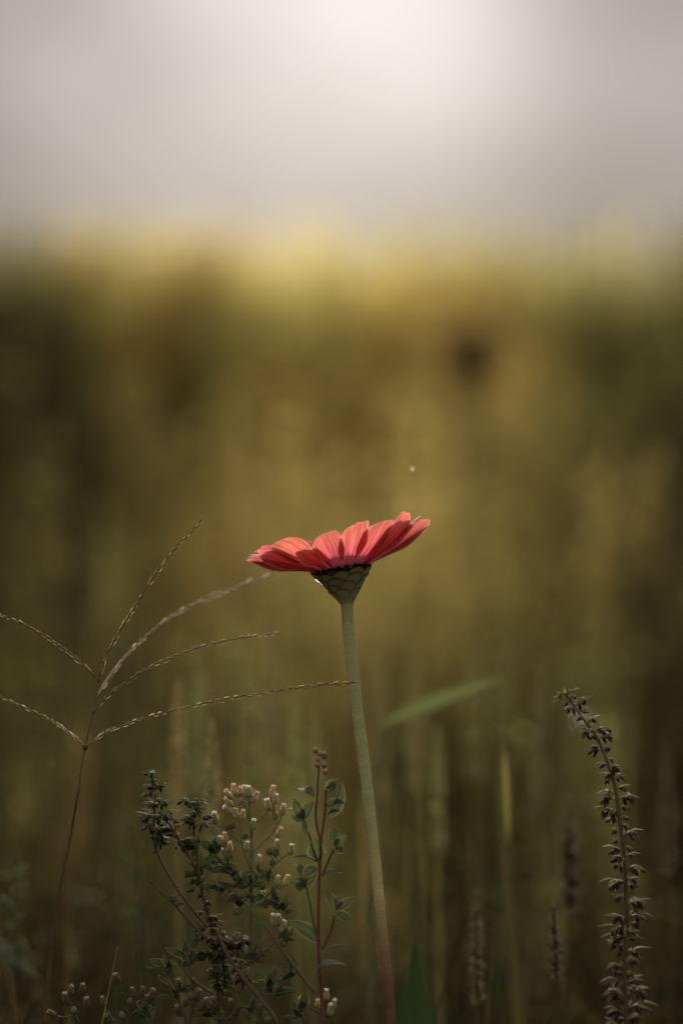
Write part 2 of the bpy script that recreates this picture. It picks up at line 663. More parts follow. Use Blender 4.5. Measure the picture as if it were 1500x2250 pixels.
def bush(loc, r, hgt, n, col, label):  # dark bushes added at the sides to imitate a vignette
    root = Vector((loc[0], loc[1], gz(*loc)))
    t = thing('bush', root, label, 'bush')
    m = MB(root)
    for i in range(9):
        a = random.uniform(0, 6.28)
        e = root + Vector((math.cos(a) * r * 0.6, math.sin(a) * r * 0.6, hgt * random.uniform(0.6, 0.9)))
        p = catmull([root - Vector((0, 0, 0.02)), root.lerp(e, 0.5) + Vector((0, 0, 0.08)), e], 7)
        m.tube(p, [0.009 * (1 - 0.8 * k / 6) for k in range(7)], (0.05, 0.035, 0.02), 6)
    m.build('branches', M_DRY, t)
    d = RNG.normal(size=(n, 3))
    d /= np.linalg.norm(d, axis=1)[:, None]
    rr = RNG.uniform(0.35, 1.0, n) ** 0.6
    lump = 1 + 0.22 * np.sin(4 * d[:, 0] + 3 * d[:, 2]) * np.sin(5 * d[:, 1] + 1)
    c = d * (rr * lump)[:, None] * np.array([r, r, hgt * 0.5]) + np.array(root) + np.array([0, 0, hgt * 0.52])
    c = c[c[:, 2] > root.z + 0.03]
    f = np_mesh('foliage', [quads(c, RNG.uniform(0.014, 0.03, len(c)), 0.45, np.array(col) * RNG.uniform(0.6, 1.4, (len(c), 1)))], M_MEADOW, t, root)
    f['kind'] = 'stuff'


bush((-0.98, 4.9), 0.40, 0.78, 5200, (0.055, 0.052, 0.020), 'added dark leafy bush darkening the edge of the meadow beside the goldenrod')
bush((1.02, 4.9), 0.40, 0.92, 5200, (0.070, 0.055, 0.024), 'added dark brownish bush darkening the meadow edge, taller than the meadow, behind the seed spike')
bush((-0.66, 2.9), 0.24, 0.52, 3000, (0.045, 0.035, 0.016), 'low dark bush added to darken the edge behind the fan-shaped grass seed head')
bush((0.62, 2.7), 0.22, 0.48, 3000, (0.050, 0.042, 0.018), 'low dark bush added to darken the edge behind the nodding seed spike')


def seed_spike_blurred(px, py, d, h_px, w_px, col, label, group, lean=0):
    """a plant whose top third is a column of small bracts"""
    k = d / F_PX
    top = P(px, py, d)
    root = Vector((top.x + lean * k, d, gz(top.x, d)))
    t = thing('seed_spike_plant', root, label, 'weed', group)
    path = catmull([top, top.lerp(root, 0.4) + Vector((random.uniform(-1, 1) * 8 * k, 0, 0)), root - Vector((0, 0, 0.006))], 14)
    m = MB(root)
    m.tube(path, [max(0.0006, (2 + 6 * i / 13) * k) for i in range(14)], tuple(c * 0.9 for c in col), 6)
    m.build('stem', M_DRY, t)
    m = MB(root)
    n = int(h_px / 7)
    for i in range(n):
        f = i / n
        z = top.z - f * h_px * k + 4 * k
        tt = min(1.0, max(0, (top.z - z) / (top.z - root.z)))
        c = path[0].lerp(path[-1], tt)
        idx = tt * 13
        a = path[min(12, int(idx))]
        b = path[min(13, int(idx) + 1)]
        c = a.lerp(b, idx - int(idx))
        w = w_px * k * 0.5 * (0.35 + 0.65 * min(1, f * 3)) * random.uniform(0.7, 1.15)
        for q in range(5):
            an = random.uniform(0, 6.28)
            e = c + Vector((math.cos(an) * w, math.sin(an) * w, random.uniform(-0.3, 0.5) * w))
            m.leaf(c, e, w * random.uniform(0.45, 0.8), (0, 0, 1), random.uniform(0.1, 0.35), 0.3, jit(col, 0.35), 4, 2)
    m.build('seed_head', M_DRY, t)
    return t


OLV = (0.36, 0.33, 0.135)
BG_G = 'blurred green seed spikes behind the flower'
BG_L = 'blurred olive green seed spike standing in the row behind the button weed and zinnia stem'
for px, py, d, hp, wp, ln in [(392, 1500, 1.15, 420, 40, 30), (466, 1585, 1.06, 420, 44, -6), (556, 1450, 1.17, 420, 44, 12), (648, 1540, 1.12, 380, 42, -8),
                              (436, 1430, 1.25, 420, 44, 10), (690, 1560, 1.15, 420, 36, -10), (910, 1420, 1.26, 420, 40, 10),
                              (1035, 1395, 1.30, 430, 46, 6), (1185, 1440, 1.26, 430, 40, -14), (960, 1600, 1.14, 360, 40, 22),
                              (600, 1390, 1.38, 420, 44, 0), (830, 1440, 1.30, 420, 40, 5), (1110, 1330, 1.42, 420, 44, 0), (520, 1330, 1.45, 420, 44, 6)]:
    seed_spike_blurred(px, py, d, hp, wp, jit(OLV, 0.2), BG_L, BG_G, ln)
seed_spike_blurred(1044, 1962, 1.02, 330, 42, (0.17, 0.14, 0.055), 'short straight olive seed spike beside the tall yellowish stalk', None, 24)
seed_spike_blurred(1214, 1992, 1.0, 220, 42, (0.12, 0.105, 0.045), 'short leaning dark seed spike between yellowish stalk and nodding spike', None, 90)
seed_spike_blurred(1250, 1760, 1.09, 330, 60, (0.14, 0.115, 0.048), 'bushy blurred spike just behind the leaning dark seed spike', None, 10)
seed_spike_blurred(1462, 1640, 1.14, 380, 40, (0.14, 0.105, 0.045), 'faint blurred spike to the outer side of the nodding seed spike', None, 0)

# tall blurred stalk
t0 = P(1097, 1590, 1.08)
root = P(1150, 2400, 1.08)
root.z = 0
st = thing('dry_grass_stalk', root, 'tall yellowish blurred grass stalk between zinnia and nodding spike', 'grass stalk')
path = catmull([t0, P(1098, 1720, 1.08), P(1103, 1850, 1.08), P(1115, 1980, 1.08), P(1132, 2150, 1.08), root - Vector((0, 0, 0.005))], 24)
m = MB(root)
m.tube(path, [0.0007 + 0.0014 * min(1, i / 8) for i in range(24)], (0.24, 0.20, 0.075), 7)
m.build('stem', M_DRY, st)
m = MB(root)
m.leaf(path[11], path[2] + Vector((0.002, -0.006, 0)), 0.0045, (0, -1, 0), 0.02, 0.3, (0.19, 0.165, 0.065), 8, 2)
m.build('leaf', M_LEAF, st)

# broad grass leaf slanting beside the stem
d = 1.115
root = P(815, 2300, d)
root.z = 0
lg = thing('broad_leaved_grass', root, 'single pale green grass leaf slanting up beside the zinnia stem', 'grass')
path = catmull([P(842, 1590, d), P(822, 1720, d), P(815, 2000, d), root - Vector((0, 0, 0.005))], 14)
m = MB(root)
m.tube(path, [0.0008 + 0.0009 * i / 13 for i in range(14)], (0.20, 0.20, 0.085), 6)
m.build('stem', M_DRY, lg)
m = MB(root)
m.leaf(P(842, 1590, d), P(1108, 1489, d), 0.0075, (0.1, -0.75, 0.45), 0.04, 0.18, (0.115, 0.13, 0.055), 16, 4, 0.75)
m.build('leaf', M_LEAF, lg)

# ------------------------------------------------------------------ the zinnia
zroot = P(862, 2260, D)
zroot.x = P(880, 2300, D).x
zroot.z = gz(zroot.x, D)
zin = thing('zinnia_flower', zroot, 'coral pink zinnia flower on a tall straight fuzzy stem', 'flower')
AX = Vector((-math.sin(math.radians(9)), 0.035, math.cos(math.radians(9)))).normalized()
XX = Vector((math.cos(math.radians(9)), 0, math.sin(math.radians(9))))
XX = (XX - AX * XX.dot(AX)).normalized()
YY = AX.cross(XX)
CEN = P(751, 1252, D)


def fl(x, y, z):
    return CEN + XX * x + YY * y + AX * z


sp = [fl(0, 0, -0.0125), P(763, 1348, D), P(768, 1420, D), P(778, 1500, D), P(790, 1600, D), P(803, 1700, D), P(814, 1800, D), P(825, 1900, D),
      P(835, 2000, D), P(845, 2100, D), P(854, 2190, D), P(861, 2270, D), zroot - Vector((0, 0, 0.008))]
path = catmull(sp, 110)
STEM_TOP, STEM_BOT = (0.44, 0.43, 0.195), (0.20, 0.105, 0.060)


def stemcol(t):
    k = min(1, max(0, (t - 0.42) / 0.42))
    k = k * k * (3 - 2 * k)
    j = random.uniform(0.92, 1.08)
    mid = (0.56, 0.47, 0.22)
    if k < 0.5:
        c = [a + (b - a) * k * 2 for a, b in zip(STEM_TOP, mid)]
    else:
        c = [a + (b - a) * (k * 2 - 1) for a, b in zip(mid, STEM_BOT)]
    return [x * j for x in c]


rad = [PX * (13.2 + 3.0 * math.exp(-i / 4.0) - 1.6 * math.exp(-((i - 80) / 40) ** 2) + 0.25 * math.sin(i * 0.9)) for i in range(110)]
m = MB(zroot)
m.tube(path, rad, stemcol, 16, bump=0.025)
stem_o = m.build('stem', M_STEM, zin)
# short bristly hairs
m = MB(zroot)
for i in range(1500):
    k = random.randrange(2, 88)
    p, t = path[k], (path[k + 1] - path[k]).normalized()
    p = p + (path[k + 1] - path[k]) * random.random()
    n = t.orthogonal()
    n.rotate(Quaternion(t, random.uniform(0, 6.28)))
    b = p + n * rad[k] * 0.97
    e = b + (n + t * random.uniform(-0.5, 0.3)) .normalized() * random.uniform(0.0003, 0.0008)
    s = t.cross(n) * 0.00005
    ids = [m.vert(b - s, (0.45, 0.42, 0.30)), m.vert(b + s, (0.45, 0.42, 0.30)), m.vert(e, (0.5, 0.48, 0.36))]
    m.f.append(tuple(ids))
hair = m.build('stem_hair', M_FLUFF, stem_o)
hair['kind'] = 'stuff'

# cup of overlapping bracts
PROF = [(-76, 13.8), (-64, 17.5), (-50, 26), (-36, 35.5), (-22, 46.5), (-9, 57), (2, 64)]


def cup(t):
    f = max(0, min(1.06, t)) * (len(PROF) - 1)
    k = min(len(PROF) - 2, int(f))
    f -= k
    return tuple((a + (b - a) * f) * PX for a, b in zip(PROF[k], PROF[k + 1]))


m = MB(zroot)
rows = []
for i in range(13):
    z, r = cup(i / 12)
    rows.append([fl(math.cos(2 * math.pi * j / 24) * r * 0.93, math.sin(2 * math.pi * j / 24) * r * 0.93, z - 0.0003) for j in range(25)])
rows.append([fl(0, 0, 0.001)] * 25)
m.grid(rows, col=(0.14, 0.14, 0.065))
cup_o = m.build('receptacle', M_BRACT, zin)
for row, (t0_, t1_, n, off, ph) in enumerate([(0.02, 0.40, 6, 0.00075, -1.75), (0.14, 0.60, 7, 0.00060, -1.35), (0.32, 0.80, 8, 0.00045, -1.9),
                                             (0.52, 0.96, 10, 0.00030, -1.62), (0.72, 1.05, 13, 0.00018, -1.45)]):
    for k in range(n):
        a0 = ph + 2 * math.pi * k / n + random.uniform(-0.05, 0.05)
        hw = math.pi / n * 1.32
        tt1 = t1_ + random.uniform(-0.06, 0.05)
        m = MB(zroot)
        rr_, cc_ = [], []
        nu, nv = 9, 8
        for i in range(nu + 1):
            u = i / nu
            rw, cw = [], []
            for j in range(nv + 1):
                v = -1 + 2 * j / nv
                top_ = tt1 - (tt1 - t0_) * 0.42 * abs(v) ** 2.4
                tl = t0_ + (top_ - t0_) * u
                z, r = cup(tl)
                a = a0 + hw * v * (0.72 + 0.28 * math.sin(math.pi * min(1, u * 0.75)))
                r2 = r + off * min(1, 0.1 + 1.6 * u) + 0.00042 * (1 - v * v) * (0.3 + 0.7 * u) + 0.00055 * u ** 5 * (0.6 + 0.4 * math.sin(3 * k + row))
                rw.append(fl(math.cos(a) * r2, math.sin(a) * r2, z))
                e = max(u, 0) ** 1
                edge = max(0, min(1, (u - 0.86) / 0.09))
                edge = max(edge, max(0, min(1, (abs(v) - 0.90) / 0.08)) * (1 if u > 0.45 else 0))
                g0 = (0.33, 0.315, 0.15) if row < 4 else (0.095, 0.085, 0.042)
                dk = (0.014, 0.010, 0.007)
                kk = edge * (0.9 if row > 1 else 0.6)
                if row == 4:
                    kk = max(kk, min(1, max(0, (u - 0.55) / 0.3)))
                cw.append(tuple(p_ + (q_ - p_) * kk for p_, q_ in zip(g0, dk)))
            rr_.append(rw)
            cc_.append(cw)
        m.grid(rr_, cc_)
        m.build('bract', M_BRACT, cup_o)
# dark chaffy fringe scales between bracts and petals
for k in range(22):
    a = 2 * math.pi * k / 22 + random.uniform(-0.08, 0.08)
    r = 62 * PX
    b = fl(math.cos(a) * r * 0.95, math.sin(a) * r * 0.95, -0.0016)
    e = fl(math.cos(a) * r * 1.05, math.sin(a) * r * 1.05, 0.0013 + random.uniform(-0.0004, 0.0006))
    m = MB(zroot)
    m.leaf(b, e, 0.0032, XX * math.cos(a) + YY * math.sin(a) - AX * 0.3, -0.1, 0.2, (0.016, 0.010, 0.008), 6, 4, 0.55)
    m.build('scale', M_BRACT, cup_o)

# florets of the disc
m = MB(zroot)
for k in range(90):
    a = k * 2.39996
    r = 0.0098 * math.sqrt((k + 0.5) / 90)
    z = 0.001
    b = fl(math.cos(a) * r, math.sin(a) * r, z)
    top_ = fl(math.cos(a) * r * 1.08, math.sin(a) * r * 1.08, 0.0085 - 30 * r * r * 1.0 + random.uniform(-0.0006, 0.0008))
    m.tube([b, b.lerp(top_, 0.6), top_], [0.0005, 0.00055, 0.0008], (lambda t: (0.10, 0.02, 0.015) if t < 0.45 else (0.75, 0.36, 0.04)), 6)
disc = m.build('disc_florets', M_DRY, zin)
disc['kind'] = 'stuff'


def petal(phi, length, width, e0, de, roll, base_r=0.0095, zoff=0.0, cupk=0.0, twist=0.0, notch=0.05, hue=0.0, side=0.0, skew=0.0):
    """phi azimuth in degrees (-90 faces the camera); e0 rise at the base, de change of rise, roll recurve of the tip"""
    ph = math.radians(phi)
    R = XX * math.cos(ph) + YY * math.sin(ph)
    T = -XX * math.sin(ph) + YY * math.cos(ph)
    m = MB(zroot)
    nu, nv = 22, 14
    # centre line
    pts, ang_ = [], []
    r, z = base_r, zoff
    for i in range(nu + 1):
        u = i / nu
        e = math.radians(e0 + de * u - roll * max(0, (u - 0.62) / 0.38) ** 1.8)
        pts.append((r, z))
        ang_.append(e)
        r += math.cos(e) * length / nu
        z += math.sin(e) * length / nu
    wob = random.uniform(0, 6.28)
    rows, cols, uvs = [], [], []
    for i in range(nu + 1):
        u = i / nu
        rw, cw, uw = [], [], []
        s = min(1, u / 0.62)
        s = s * s * (3 - 2 * s)
        w = width * 0.5 * (0.30 + 0.70 * s) * (1 - 0.10 * u ** 5)
        for j in range(nv + 1):
            v = -1 + 2 * j / nv
            uu = u * (1 - 0.15 * abs(v) ** 3 * u ** 2 + skew * v * u ** 1.5 - notch * math.exp(-(v / 0.2) ** 2) * u ** 3 + 0.012 * math.sin(5 * v + wob) * u)
            f = max(0, min(nu - 1e-6, uu * nu))
            k = int(f)
            q = f - k
            rr = pts[k][0] + (pts[min(nu, k + 1)][0] - pts[k][0]) * q
            zz = pts[k][1] + (pts[min(nu, k + 1)][1] - pts[k][1]) * q
            e = ang_[k]
            nrm_z, nrm_r = math.cos(e), -math.sin(e)
            tw = math.radians(twist) * u
            lat = v * w * math.cos(tw)
            off = v * w * math.sin(tw)
            off += -cupk * w * (v * v) * (0.35 + 0.65 * math.sin(math.pi * min(1.0, u)))
            off += 0.00022 * math.cos(v * 3 * math.pi) * math.sin(math.pi * min(1, u * 0.95))
            off += 0.0005 * math.sin(4.2 * u + 3.0 * v + wob) * u * abs(v)
            p = CEN + R * (rr + nrm_r * off) + AX * (zz + nrm_z * off) + T * (lat + side * u * u * length)
            rw.append(p)
            edge = max(0, (abs(v) - 0.86) / 0.14) ** 2 * 0.8
            edge = max(edge, max(0, (u - 0.94) / 0.06) * 0.75)
            base = (0.82, 0.175 + hue * 0.045, 0.20 - hue * 0.06)
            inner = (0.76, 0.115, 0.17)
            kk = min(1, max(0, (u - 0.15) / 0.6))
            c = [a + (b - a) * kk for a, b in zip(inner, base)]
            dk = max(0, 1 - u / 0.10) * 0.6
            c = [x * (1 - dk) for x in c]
            c = [a + (b - a) * edge for a, b in zip(c, (1.0, 0.45, 0.36))]
            cw.append(c)
            uw.append((u, v * 0.5 + 0.5))
        rows.append(rw)
        cols.append(cw)
        uvs.append(uw)
    m.grid(rows, cols, uvs)
    return m.build('petal', M_PETAL, zin)


# phi, length mm, width mm, e0, de, roll, z offset, cup, twist, hue, side
PETALS = [
    # outer ring, camera side, from the far left round to the far right
    (-178, 28.5, 9.5, 27, -12, 14, 0.0, 0.25, 8, 0.0, 0.0, 0.0),
    (-163, 29.0, 10.0, 26, -12, 10, 0.2, 0.30, 14, 0.0, 0.0, 0.04),
    (-146, 27.5, 10.5, 27, -6, 22, 0.4, 0.30, 18, 0.4, 0.02, 0.0),
    (-128, 28.0, 11.5, 30, 4, 30, 0.9, 0.20, 14, 0.9, -0.04, -0.06),
    (-113, 26.0, 10.5, 26, 0, 52, 0.2, 0.35, 8, 1.0, -0.02, 0.05),
    (-98.5, 27.0, 11.5, 31, 4, 26, 0.6, 0.22, 4, 0.6, 0.0, 0.13),
    (-77, 28.0, 11.0, 33, 6, 14, 0.5, 0.22, 2, 0.7, 0.02, 0.16),
    (-58, 28.0, 11.5, 32, 4, 18, 0.7, 0.25, -4, 0.6, 0.03, 0.09),
    (-41, 29.0, 10.5, 29, 4, 10, 0.4, 0.30, -12, 0.4, 0.02, 0.05),
    (-23, 31.5, 10.5, 26, 2, 4, 0.1, 0.32, -16, 0.7, 0.0, 0.06),
    (-5, 29.5, 9.0, 24, 2, 4, 0.1, 0.25, -8, 0.3, 0.0, 0.0),
    # inner ring and far side
    (13, 29.0, 10.5, 31, 4, 10, 0.8, 0.25, 0, 0.0, 0.0, 0.0),
    (-31, 28.5, 8.5, 34, 4, -4, 1.0, 0.2, -10, 0.5, 0.0, 0.0),
    (31, 28.0, 11.0, 31, 0, 10, 0.3, 0.2, 6, 0.1, 0.0, 0.05),
    (49, 27.0, 11.5, 31, 2, 20, 0.6, 0.2, 4, 0.0, 0.0, -0.04),
    (66, 26.5, 11.5, 32, 2, 18, 0.4, 0.2, -4, 0.2, 0.0, 0.06),
    (84, 27.5, 11.0, 32, 4, 20, 0.7, 0.2, 2, 0.0, 0.0, 0.0),
    (102, 26.5, 11.5, 31, 2, 16, 0.3, 0.2, 5, 0.1, 0.0, -0.05),
    (120, 27.5, 11.0, 31, 2, 18, 0.6, 0.2, -3, 0.0, 0.0, 0.04),
    (138, 27.0, 11.0, 30, 0, 14, 0.3, 0.2, 4, 0.2, 0.0, 0.0),
    (156, 28.0, 10.5, 29, -6, 12, 0.5, 0.2, 6, 0.0, 0.0, 0.05),
    (170, 28.0, 9.5, 30, -12, 20, 0.9, 0.25, 8, 0.0, 0.0, 0.0),
    (-153, 27.0, 9.5, 33, -10, 26, 1.3, 0.25, 14, 0.2, 0.0, 0.0),
]
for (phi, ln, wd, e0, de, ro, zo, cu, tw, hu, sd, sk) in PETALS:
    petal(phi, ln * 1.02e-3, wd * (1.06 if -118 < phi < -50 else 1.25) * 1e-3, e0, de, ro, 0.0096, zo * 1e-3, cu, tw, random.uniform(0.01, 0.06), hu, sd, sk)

# ------------------------------------------------------------------ finger grass on the left
d0 = 0.945
groot = P(70, 2400, d0 + 0.09)
groot.z = gz(groot.x, d0)
grass = thing('finger_grass', groot, 'slender grass with a fan of six thin seed branches beside the zinnia', 'grass')
culm = catmull([P(217, 1495, d0), P(212, 1530, d0), P(205, 1565, d0), P(187, 1642, d0), P(172, 1740, d0), P(155, 1840, d0 + 0.03),
                P(137, 1930, d0 + 0.05), P(112, 2100, d0 + 0.07), groot - Vector((0, 0, 0.005))], 60)
m = MB(groot)
m.tube(culm, [PX * (1.9 + 0.6 * min(1, i / 25)) for i in range(60)], lambda t: jit((0.18, 0.15, 0.07), 0.1), 7)
culm_o = m.build('stem', M_DRY, grass)
for px, py, r in ((187, 1642, 5.5), (205, 1565, 3.2), (217, 1495, 3.2)):
    m = MB(groot)
    c = P(px, py, d0)
    m.blob(c - Vector((0, 0, r * PX * 1.3)), (0.1, 0, 1), r * PX * 2.6, r * PX, (0.10, 0.06, 0.035))
    m.build('node', M_DRY, culm_o)

# one spikelet, tip along +Z
m = MB()
m.blob((0, 0, 0), (0, 0, 1), 0.0030, 0.00050, (1, 1, 1), sides=6)


def spikelet_mesh(col, tip):
    m = MB()
    m.blob((0, 0, 0), (0, 0, 1), 0.0029, 0.00036, col, [(0, 0.3), (0.25, 0.9), (0.5, 1.0), (0.8, 0.5), (1.0, 0.06)], 6, tip)
    m.leaf((0, -0.0003, 0), (0.0001, -0.00055, 0.0032), 0.0007, (0, -1, 0), 0.06, 0.2, tip, 4, 2)
    return m.data('spikelet', M_DRY)


SPK = {'green': spikelet_mesh((0.20, 0.17, 0.075), (0.42, 0.34, 0.18)),
       'pale': spikelet_mesh((0.36, 0.29, 0.19), (0.55, 0.46, 0.34)),
       'red': spikelet_mesh((0.30, 0.11, 0.06), (0.50, 0.33, 0.22))}
RAC = [
    # points (px, py, depth offset), spikelet colours along it, count
    ([(188, 1641, 0), (150, 1608, 0.002), (100, 1576, 0.006), (0, 1530, 0.014), (-60, 1508, 0.018)], ('pale', 'pale'), 30, (0.30, 0.22, 0.15), 1.0),
    ([(190, 1641, 0), (230, 1612, 0), (300, 1583, 0), (400, 1556, -0.001), (500, 1535, -0.002), (600, 1520, -0.003), (700, 1506, -0.004), (790, 1500, -0.006)], ('pale', 'red'), 64, (0.30, 0.17, 0.10), 1.0),
    ([(205, 1565, 0), (235, 1530, -0.001), (290, 1490, -0.002), (350, 1457, -0.002), (420, 1428, 0.002), (500, 1407, 0.010), (560, 1398, 0.017), (617, 1390, 0.025)], ('green', 'pale'), 48, (0.22, 0.17, 0.09), 1.0),
    ([(213, 1530, 0), (245, 1480, 0.010), (300, 1418, 0.022), (370, 1358, 0.034), (440, 1320, 0.044), (520, 1290, 0.052), (612, 1258, 0.060)], ('pale', 'pale'), 60, (0.42, 0.31, 0.17), 1.35),
    ([(217, 1495, 0), (230, 1450, -0.001), (262, 1390, -0.002), (300, 1328, -0.002), (345, 1258, -0.001), (390, 1200, 0.002), (450, 1138, 0.006)], ('green', 'green'), 54, (0.20, 0.14, 0.07), 1.0),
    ([(216, 1495, 0), (180, 1458, 0), (130, 1418, 0.001), (70, 1380, 0.003), (0, 1352, 0.006), (-60, 1335, 0.008)], ('green', 'green'), 40, (0.18, 0.14, 0.065), 1.0),
]
for pts, kinds, n, rc, fat in RAC:
    path = catmull([P(x, y, d0 + dd) for x, y, dd in pts], 40)
    m = MB(groot)
    m.tube(path, [PX * fat * (1.7 - 1.0 * i / 39) for i in range(40)], rc, 6)
    ro = m.build('seed_branch', M_DRY, grass)
    for i in range(n):
        u = (0.05 + 0.93 * (i + random.uniform(-0.2, 0.2)) / n)
        k = min(38, max(0, int(u * 39)))
        tdir = (path[k + 1] - path[k]).normalized()
        p = path[k].lerp(path[k + 1], u * 39 - k)
        side = Vector((0, -1, 0)).cross(tdir).normalized() * (1 if i % 2 else -1)
        kd = kinds[1] if random.random() < u * u * 1.3 else kinds[0]
        o = link('spikelet', SPK[kd], ro)
        place(o, p + side * PX * 1.1 + Vector((0, random.uniform(-1, 1) * 0.0003, 0)), tdir + side * random.uniform(0.04, 0.2), random.uniform(0.6, 0.9) * fat,
              random.uniform(0, 6.28), ro, groot)


# ------------------------------------------------------------------ nodding dark seed spike on the right
def cluster_mesh(seed, pale, dark):
    random.seed(seed)
    m = MB()
    # stalk and arched hood bract, reaching along +X
    m.tube(catmull([(0, 0, 0), (0.0014, 0, 0.0006), (0.0028, 0, 0.0008)], 5), 0.00022, pale, 5)
    for q in range(3):
        a = random.uniform(-0.7, 0.7)
        ln = random.uniform(0.0042, 0.0062)
        b = Vector((0.0012, 0, 0.0006))
        pts = catmull([b, b + Vector((ln * 0.5 * math.cos(a), ln * 0.5 * math.sin(a), 0.0010)), b + Vector((ln * math.cos(a), ln * math.sin(a), random.uniform(-0.0014, 0.0008)))], 6)
        rows = []
        for i, p in enumerate(pts):
            w = 0.0008 * math.sin(math.pi * (0.12 + 0.86 * i / 5))
            s = Vector((-math.sin(a), math.cos(a), 0))
            rows.append([p - s * w - Vector((0, 0, w * 0.5)), p, p + s * w - Vector((0, 0, w * 0.5))])
        m.grid(rows, [[pale, tuple(x * 0.7 for x in pale), pale]] * 6)
    for q in range(4):
        b = Vector((random.uniform(0.0012, 0.0040), random.uniform(-0.0012, 0.0012), 0.0004))
        ax = Vector((random.uniform(-0.2, 1.1), random.uniform(-0.6, 0.6), -random.uniform(0.3, 1.1)))
        ln = random.uniform(0.0014, 0.0028)
        m.blob(b, ax, ln, ln * random.uniform(0.16, 0.26), jit(dark, 0.4), [(0, 0.3), (0.2, 0.8), (0.5, 1.0), (0.8, 0.75), (1.0, 0.4)], 6, jit(pale, 0.3) if q % 2 == 0 else None)
    for q in range(5):
        a = random.uniform(-1.3, 1.3)
        b = Vector((random.uniform(0.0006, 0.0030), random.uniform(-0.0006, 0.0006), 0.0004))
        e = b + Vector((math.cos(a) * 0.0026, math.sin(a) * 0.0020, random.uniform(-0.0024, 0.0016)))
        m.leaf(b, e, random.uniform(0.0005, 0.0011), (0, 0, 1), random.uniform(0.1, 0.4), 0.4, jit(dark if q % 2 else pale, 0.4), 4, 2, edge=pale)
    return m.data('seed_cluster', M_DRY)


PALE, DARK = (0.20, 0.175, 0.095), (0.055, 0.045, 0.034)
CL = [cluster_mesh(s, PALE, DARK) for s in range(5)]
CLG = [cluster_mesh(s + 20, (0.13, 0.135, 0.07), (0.05, 0.05, 0.028)) for s in range(4)]
random.seed(21)


def cluster_spike(name, label, cat, pts, root, rad_px, step_px, size, parts, hang=True, start=0.0, end=1.0, group=None, col=(0.17, 0.15, 0.075)):
    t = thing(name, root, label, cat, group)
    n = 70
    path = catmull(pts + [root - Vector((0, 0, 0.006))], n)
    m = MB(root)
    m.tube(path, [PX * (rad_px[0] + (rad_px[1] - rad_px[0]) * min(1, i / (n * 0.5))) for i in range(n)], lambda t_: jit(col, 0.1), 7)
    m.build('stem', M_DRY, t)
    dist, sgn, last = 0.0, 1, 0.0
    tot = sum((path[i + 1] - path[i]).length for i in range(n - 1))
    for i in range(n - 1):
        seg = (path[i + 1] - path[i])
        dist += seg.length
        if dist / tot < start or dist / tot > end:
            continue
        while last < dist:
            last = max(last, dist - seg.length) + step_px * PX * random.uniform(0.7, 1.25)
            p = path[i].lerp(path[i + 1], random.random())
            sgn = -sgn
            td = -seg.normalized()
            az = random.uniform(-0.9, 0.9)
            out_ = Vector((sgn * math.cos(az), math.sin(az), 0))
            out_ = (out_ - td * out_.dot(td) * 0.5 + Vector((0, 0, random.uniform(-0.1, 0.35)))).normalized()
            o = link('seed_cluster', random.choice(parts), t)
            s = size * random.uniform(0.55, 1.3) * (0.9 + 0.7 * min(1, dist / tot / 0.5))
            up = Vector((0, 0, 1))
            yv = up.cross(out_).normalized()
            zv = out_.cross(yv)
            mt = Matrix((out_, yv, zv)).transposed().to_4x4()
            o.matrix_local = Matrix.Translation(p - root) @ mt @ Matrix.Scale(s, 4)
    return t, path


sroot = P(1385, 2420, 0.948)
sroot.z = 0
sd0 = 0.944
spike, spath = cluster_spike('nodding_seed_spike', 'tall dark seed spike with nodding tip and small curled clusters', 'weed',
                             [P(x, y, sd0 + dd) for x, y, dd in [(1240, 1524, 0), (1256, 1545, 0), (1275, 1572, 0), (1300, 1605, 0), (1320, 1640, 0), (1335, 1680, 0), (1347, 1715, 0), (1356, 1765, 0.001),
                                                                (1364, 1830, 0.003), (1370, 1880, 0.005), (1374, 1960, 0.009), (1376, 2040, 0.013), (1372, 2110, 0.016), (1374, 2250, 0.02)]],
                             sroot, (2.0, 4.6), 11.5, 1.08, CL, end=0.72)
m = MB(sroot)
for k in range(14):
    a = random.uniform(0, 6.28)
    b = P(1245 + random.uniform(-6, 12), 1530 + random.uniform(-10, 14), sd0)
    e = b + Vector((math.cos(a) * 0.0050 - 0.0008, math.sin(a) * 0.002, random.uniform(-0.001, 0.0032)))
    m.leaf(b, e, 0.0022, (0, -0.3, 1), 0.25, 0.35, jit((0.12, 0.11, 0.07), 0.4), 5, 2, edge=(0.2, 0.19, 0.12))
m.build('tip_bracts', M_DRY, spike)

# tuft of pale silk caught behind the tip
fr = P(1274, 1575, sd0 + 0.035)
fluff = MB(fr)
for k in range(700):
    a, b_ = random.uniform(0, 6.28), random.gauss(0, 1)
    p = fr + Vector((random.gauss(0, 0.0026), random.gauss(0, 0.0012), random.gauss(0, 0.0024)))
    e = p + rvec(0.0016)
    s = rvec(0.00006)
    fluff.f.append((fluff.vert(p - s, (0.33, 0.31, 0.28)), fluff.vert(p + s, (0.33, 0.31, 0.28)), fluff.vert(e, (0.33, 0.31, 0.28))))
fo = fluff.build('silk_tuft', M_FLUFF)
fo.location = fr
tag(fo, 'small pale tuft of silk caught behind the tip of the nodding spike', 'seed fluff')

